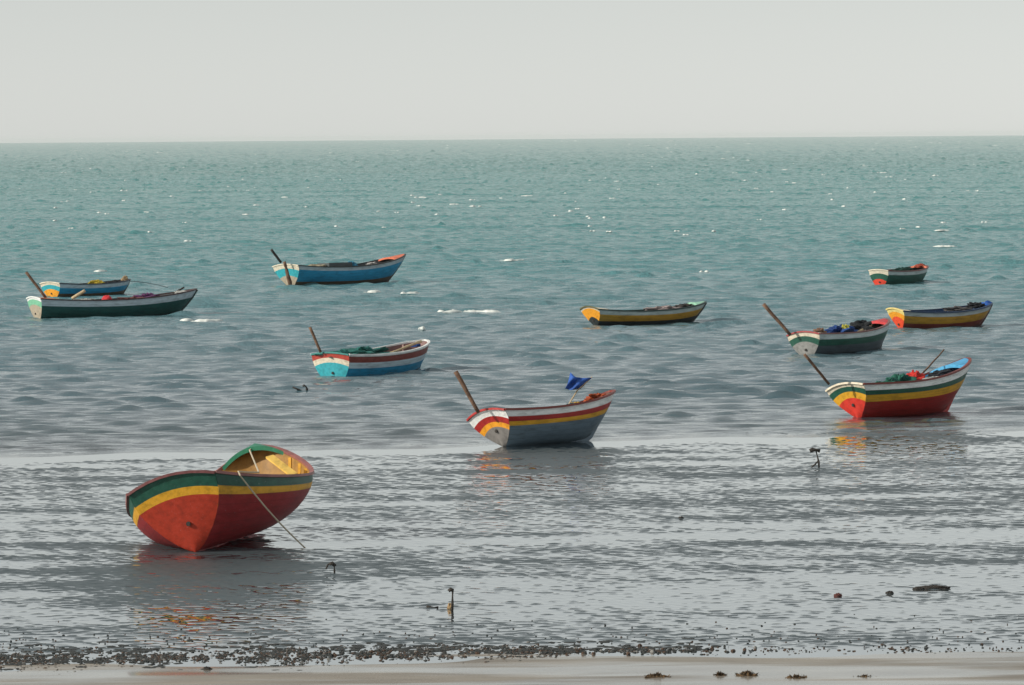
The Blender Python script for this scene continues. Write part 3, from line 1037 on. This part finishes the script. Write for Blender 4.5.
for x, y_, wpx in ((472, 313.5, 60), (448, 313, 22), (512, 261.5, 26), (207, 322.5, 34), (186, 322, 18), (100, 272.5, 16), (374, 293.5, 22), (410, 294.5, 20), (942, 231.5, 17),
                   (945, 247.5, 26), (422, 330.5, 8), (704, 273, 10), (475, 207, 14), (527, 196.5, 12), (188, 242, 9), (146, 213, 8), (124, 191, 8), (74, 151, 8), (748, 144, 7), (786, 170, 9),
                   (880, 173, 14), (744, 181, 8), (454, 205, 10), (420, 198, 12), (935, 176, 8), (265, 172, 8), (60, 203, 7), (570, 212, 8)):
    c = at(x, y_)
    add_foam((c.x, c.y, .10), wpx * c.y / F, .3 + c.y * .0014, .05 + .00022 * c.y)
for _ in range(230):
    py = 141 + 95 * rnd.random() ** 1.7
    pxx = rnd.uniform(-120, 1140)
    c = at(pxx, py)
    if c.y < 105 or c.y > 8000 or c.y < 0:
        continue
    wpx = rnd.choice((2, 3, 3, 4, 5, 7)) * rnd.uniform(.7, 1.2)
    add_foam((c.x, c.y, .10), max(.4, wpx * c.y / F), .3 + c.y * .0010, (.03 + .00026 * c.y) * rnd.uniform(.5, 1.2))
m, nt, b = new_mat('foam')
n = noise(nt, mapped(nt), 5.0, 4.0, .7)
link(nt, ramp(nt, n, [(.3, (.42, .48, .47)), (.62, (.76, .77, .73))]), b.inputs['Base Color'])
b.inputs['Roughness'].default_value = .9
o = mesh_obj('sea_foam', vs, fs, m, smooth=True)
tag(o, 'white foam of small breaking crests on the sea', 'foam', kind='stuff')

# ------------------------------------------------------------------ light and air
az, el = math.atan2(-.95, -.31), R(25)
sd = Vector((math.sin(az) * math.cos(el), math.cos(az) * math.cos(el), math.sin(el)))
ld = bpy.data.lights.new('sun', 'SUN')
ld.energy, ld.angle, ld.color = 4.0, R(0.6), (1.0, .93, .82)
sun = bpy.data.objects.new('sun', ld)
sun.rotation_euler = sd.to_track_quat('Z', 'Y').to_euler()
COL.objects.link(sun)
W = bpy.data.worlds.new('World')
S.world = W
W.use_nodes = True
nt = W.node_tree
bg = nt.nodes['Background']
sky = nt.nodes.new('ShaderNodeTexSky')
sky.sky_type = 'NISHITA'
sky.sun_disc = False
sky.sun_elevation, sky.sun_rotation = el, az
sky.dust_density, sky.air_density, sky.ozone_density = 0.15, 1.15, 1.0
hs = nt.nodes.new('ShaderNodeHueSaturation')
hs.inputs['Saturation'].default_value = .18
link(nt, sky.outputs[0], hs.inputs['Color'])
tint = nt.nodes.new('ShaderNodeMix')
tint.data_type, tint.blend_type = 'RGBA', 'MULTIPLY'
tint.inputs[0].default_value = 1.0
link(nt, hs.outputs[0], tint.inputs[6])
tint.inputs[7].default_value = (.945, .985, 1.0, 1)
veil = nt.nodes.new('ShaderNodeMix')                       # thin even overcast in front of the blue
veil.data_type = 'RGBA'
veil.inputs[0].default_value = .45
link(nt, tint.outputs[2], veil.inputs[6])
veil.inputs[7].default_value = (5.5, 5.75, 5.6, 1)
link(nt, veil.outputs[2], bg.inputs['Color'])
bg.inputs['Strength'].default_value = .107

# haze over the sea
vs = [(x, y_, z) for z in (-3.2, 8.5) for x, y_ in ((-2600, -60), (2600, -60), (2600, 9200), (-2600, 9200))]
fs = [(3, 2, 1, 0), (4, 5, 6, 7), (0, 1, 5, 4), (1, 2, 6, 5), (2, 3, 7, 6), (3, 0, 4, 7)]
m = bpy.data.materials.new('haze')
m.use_nodes = True
nt = m.node_tree
nt.nodes.clear()
out = nt.nodes.new('ShaderNodeOutputMaterial')
pv = nt.nodes.new('ShaderNodeVolumePrincipled')
pv.inputs['Color'].default_value = (.86, .88, .87, 1)
pv.inputs['Density'].default_value = .00005
link(nt, pv.outputs[0], out.inputs['Volume'])
HAZE = True
if HAZE:
    o = mesh_obj('haze', vs, fs, m)
    tag(o, 'pale sea haze', 'haze', kind='stuff')

S.view_settings.view_transform = 'Standard'
S.view_settings.look = 'None'
S.view_settings.exposure = 0.0
S.view_settings.gamma = 1.0
S.view_settings.use_curve_mapping = False
S.cycles.filter_width = 1.5
S.cycles.max_bounces = 6
S.cycles.volume_bounces = 1
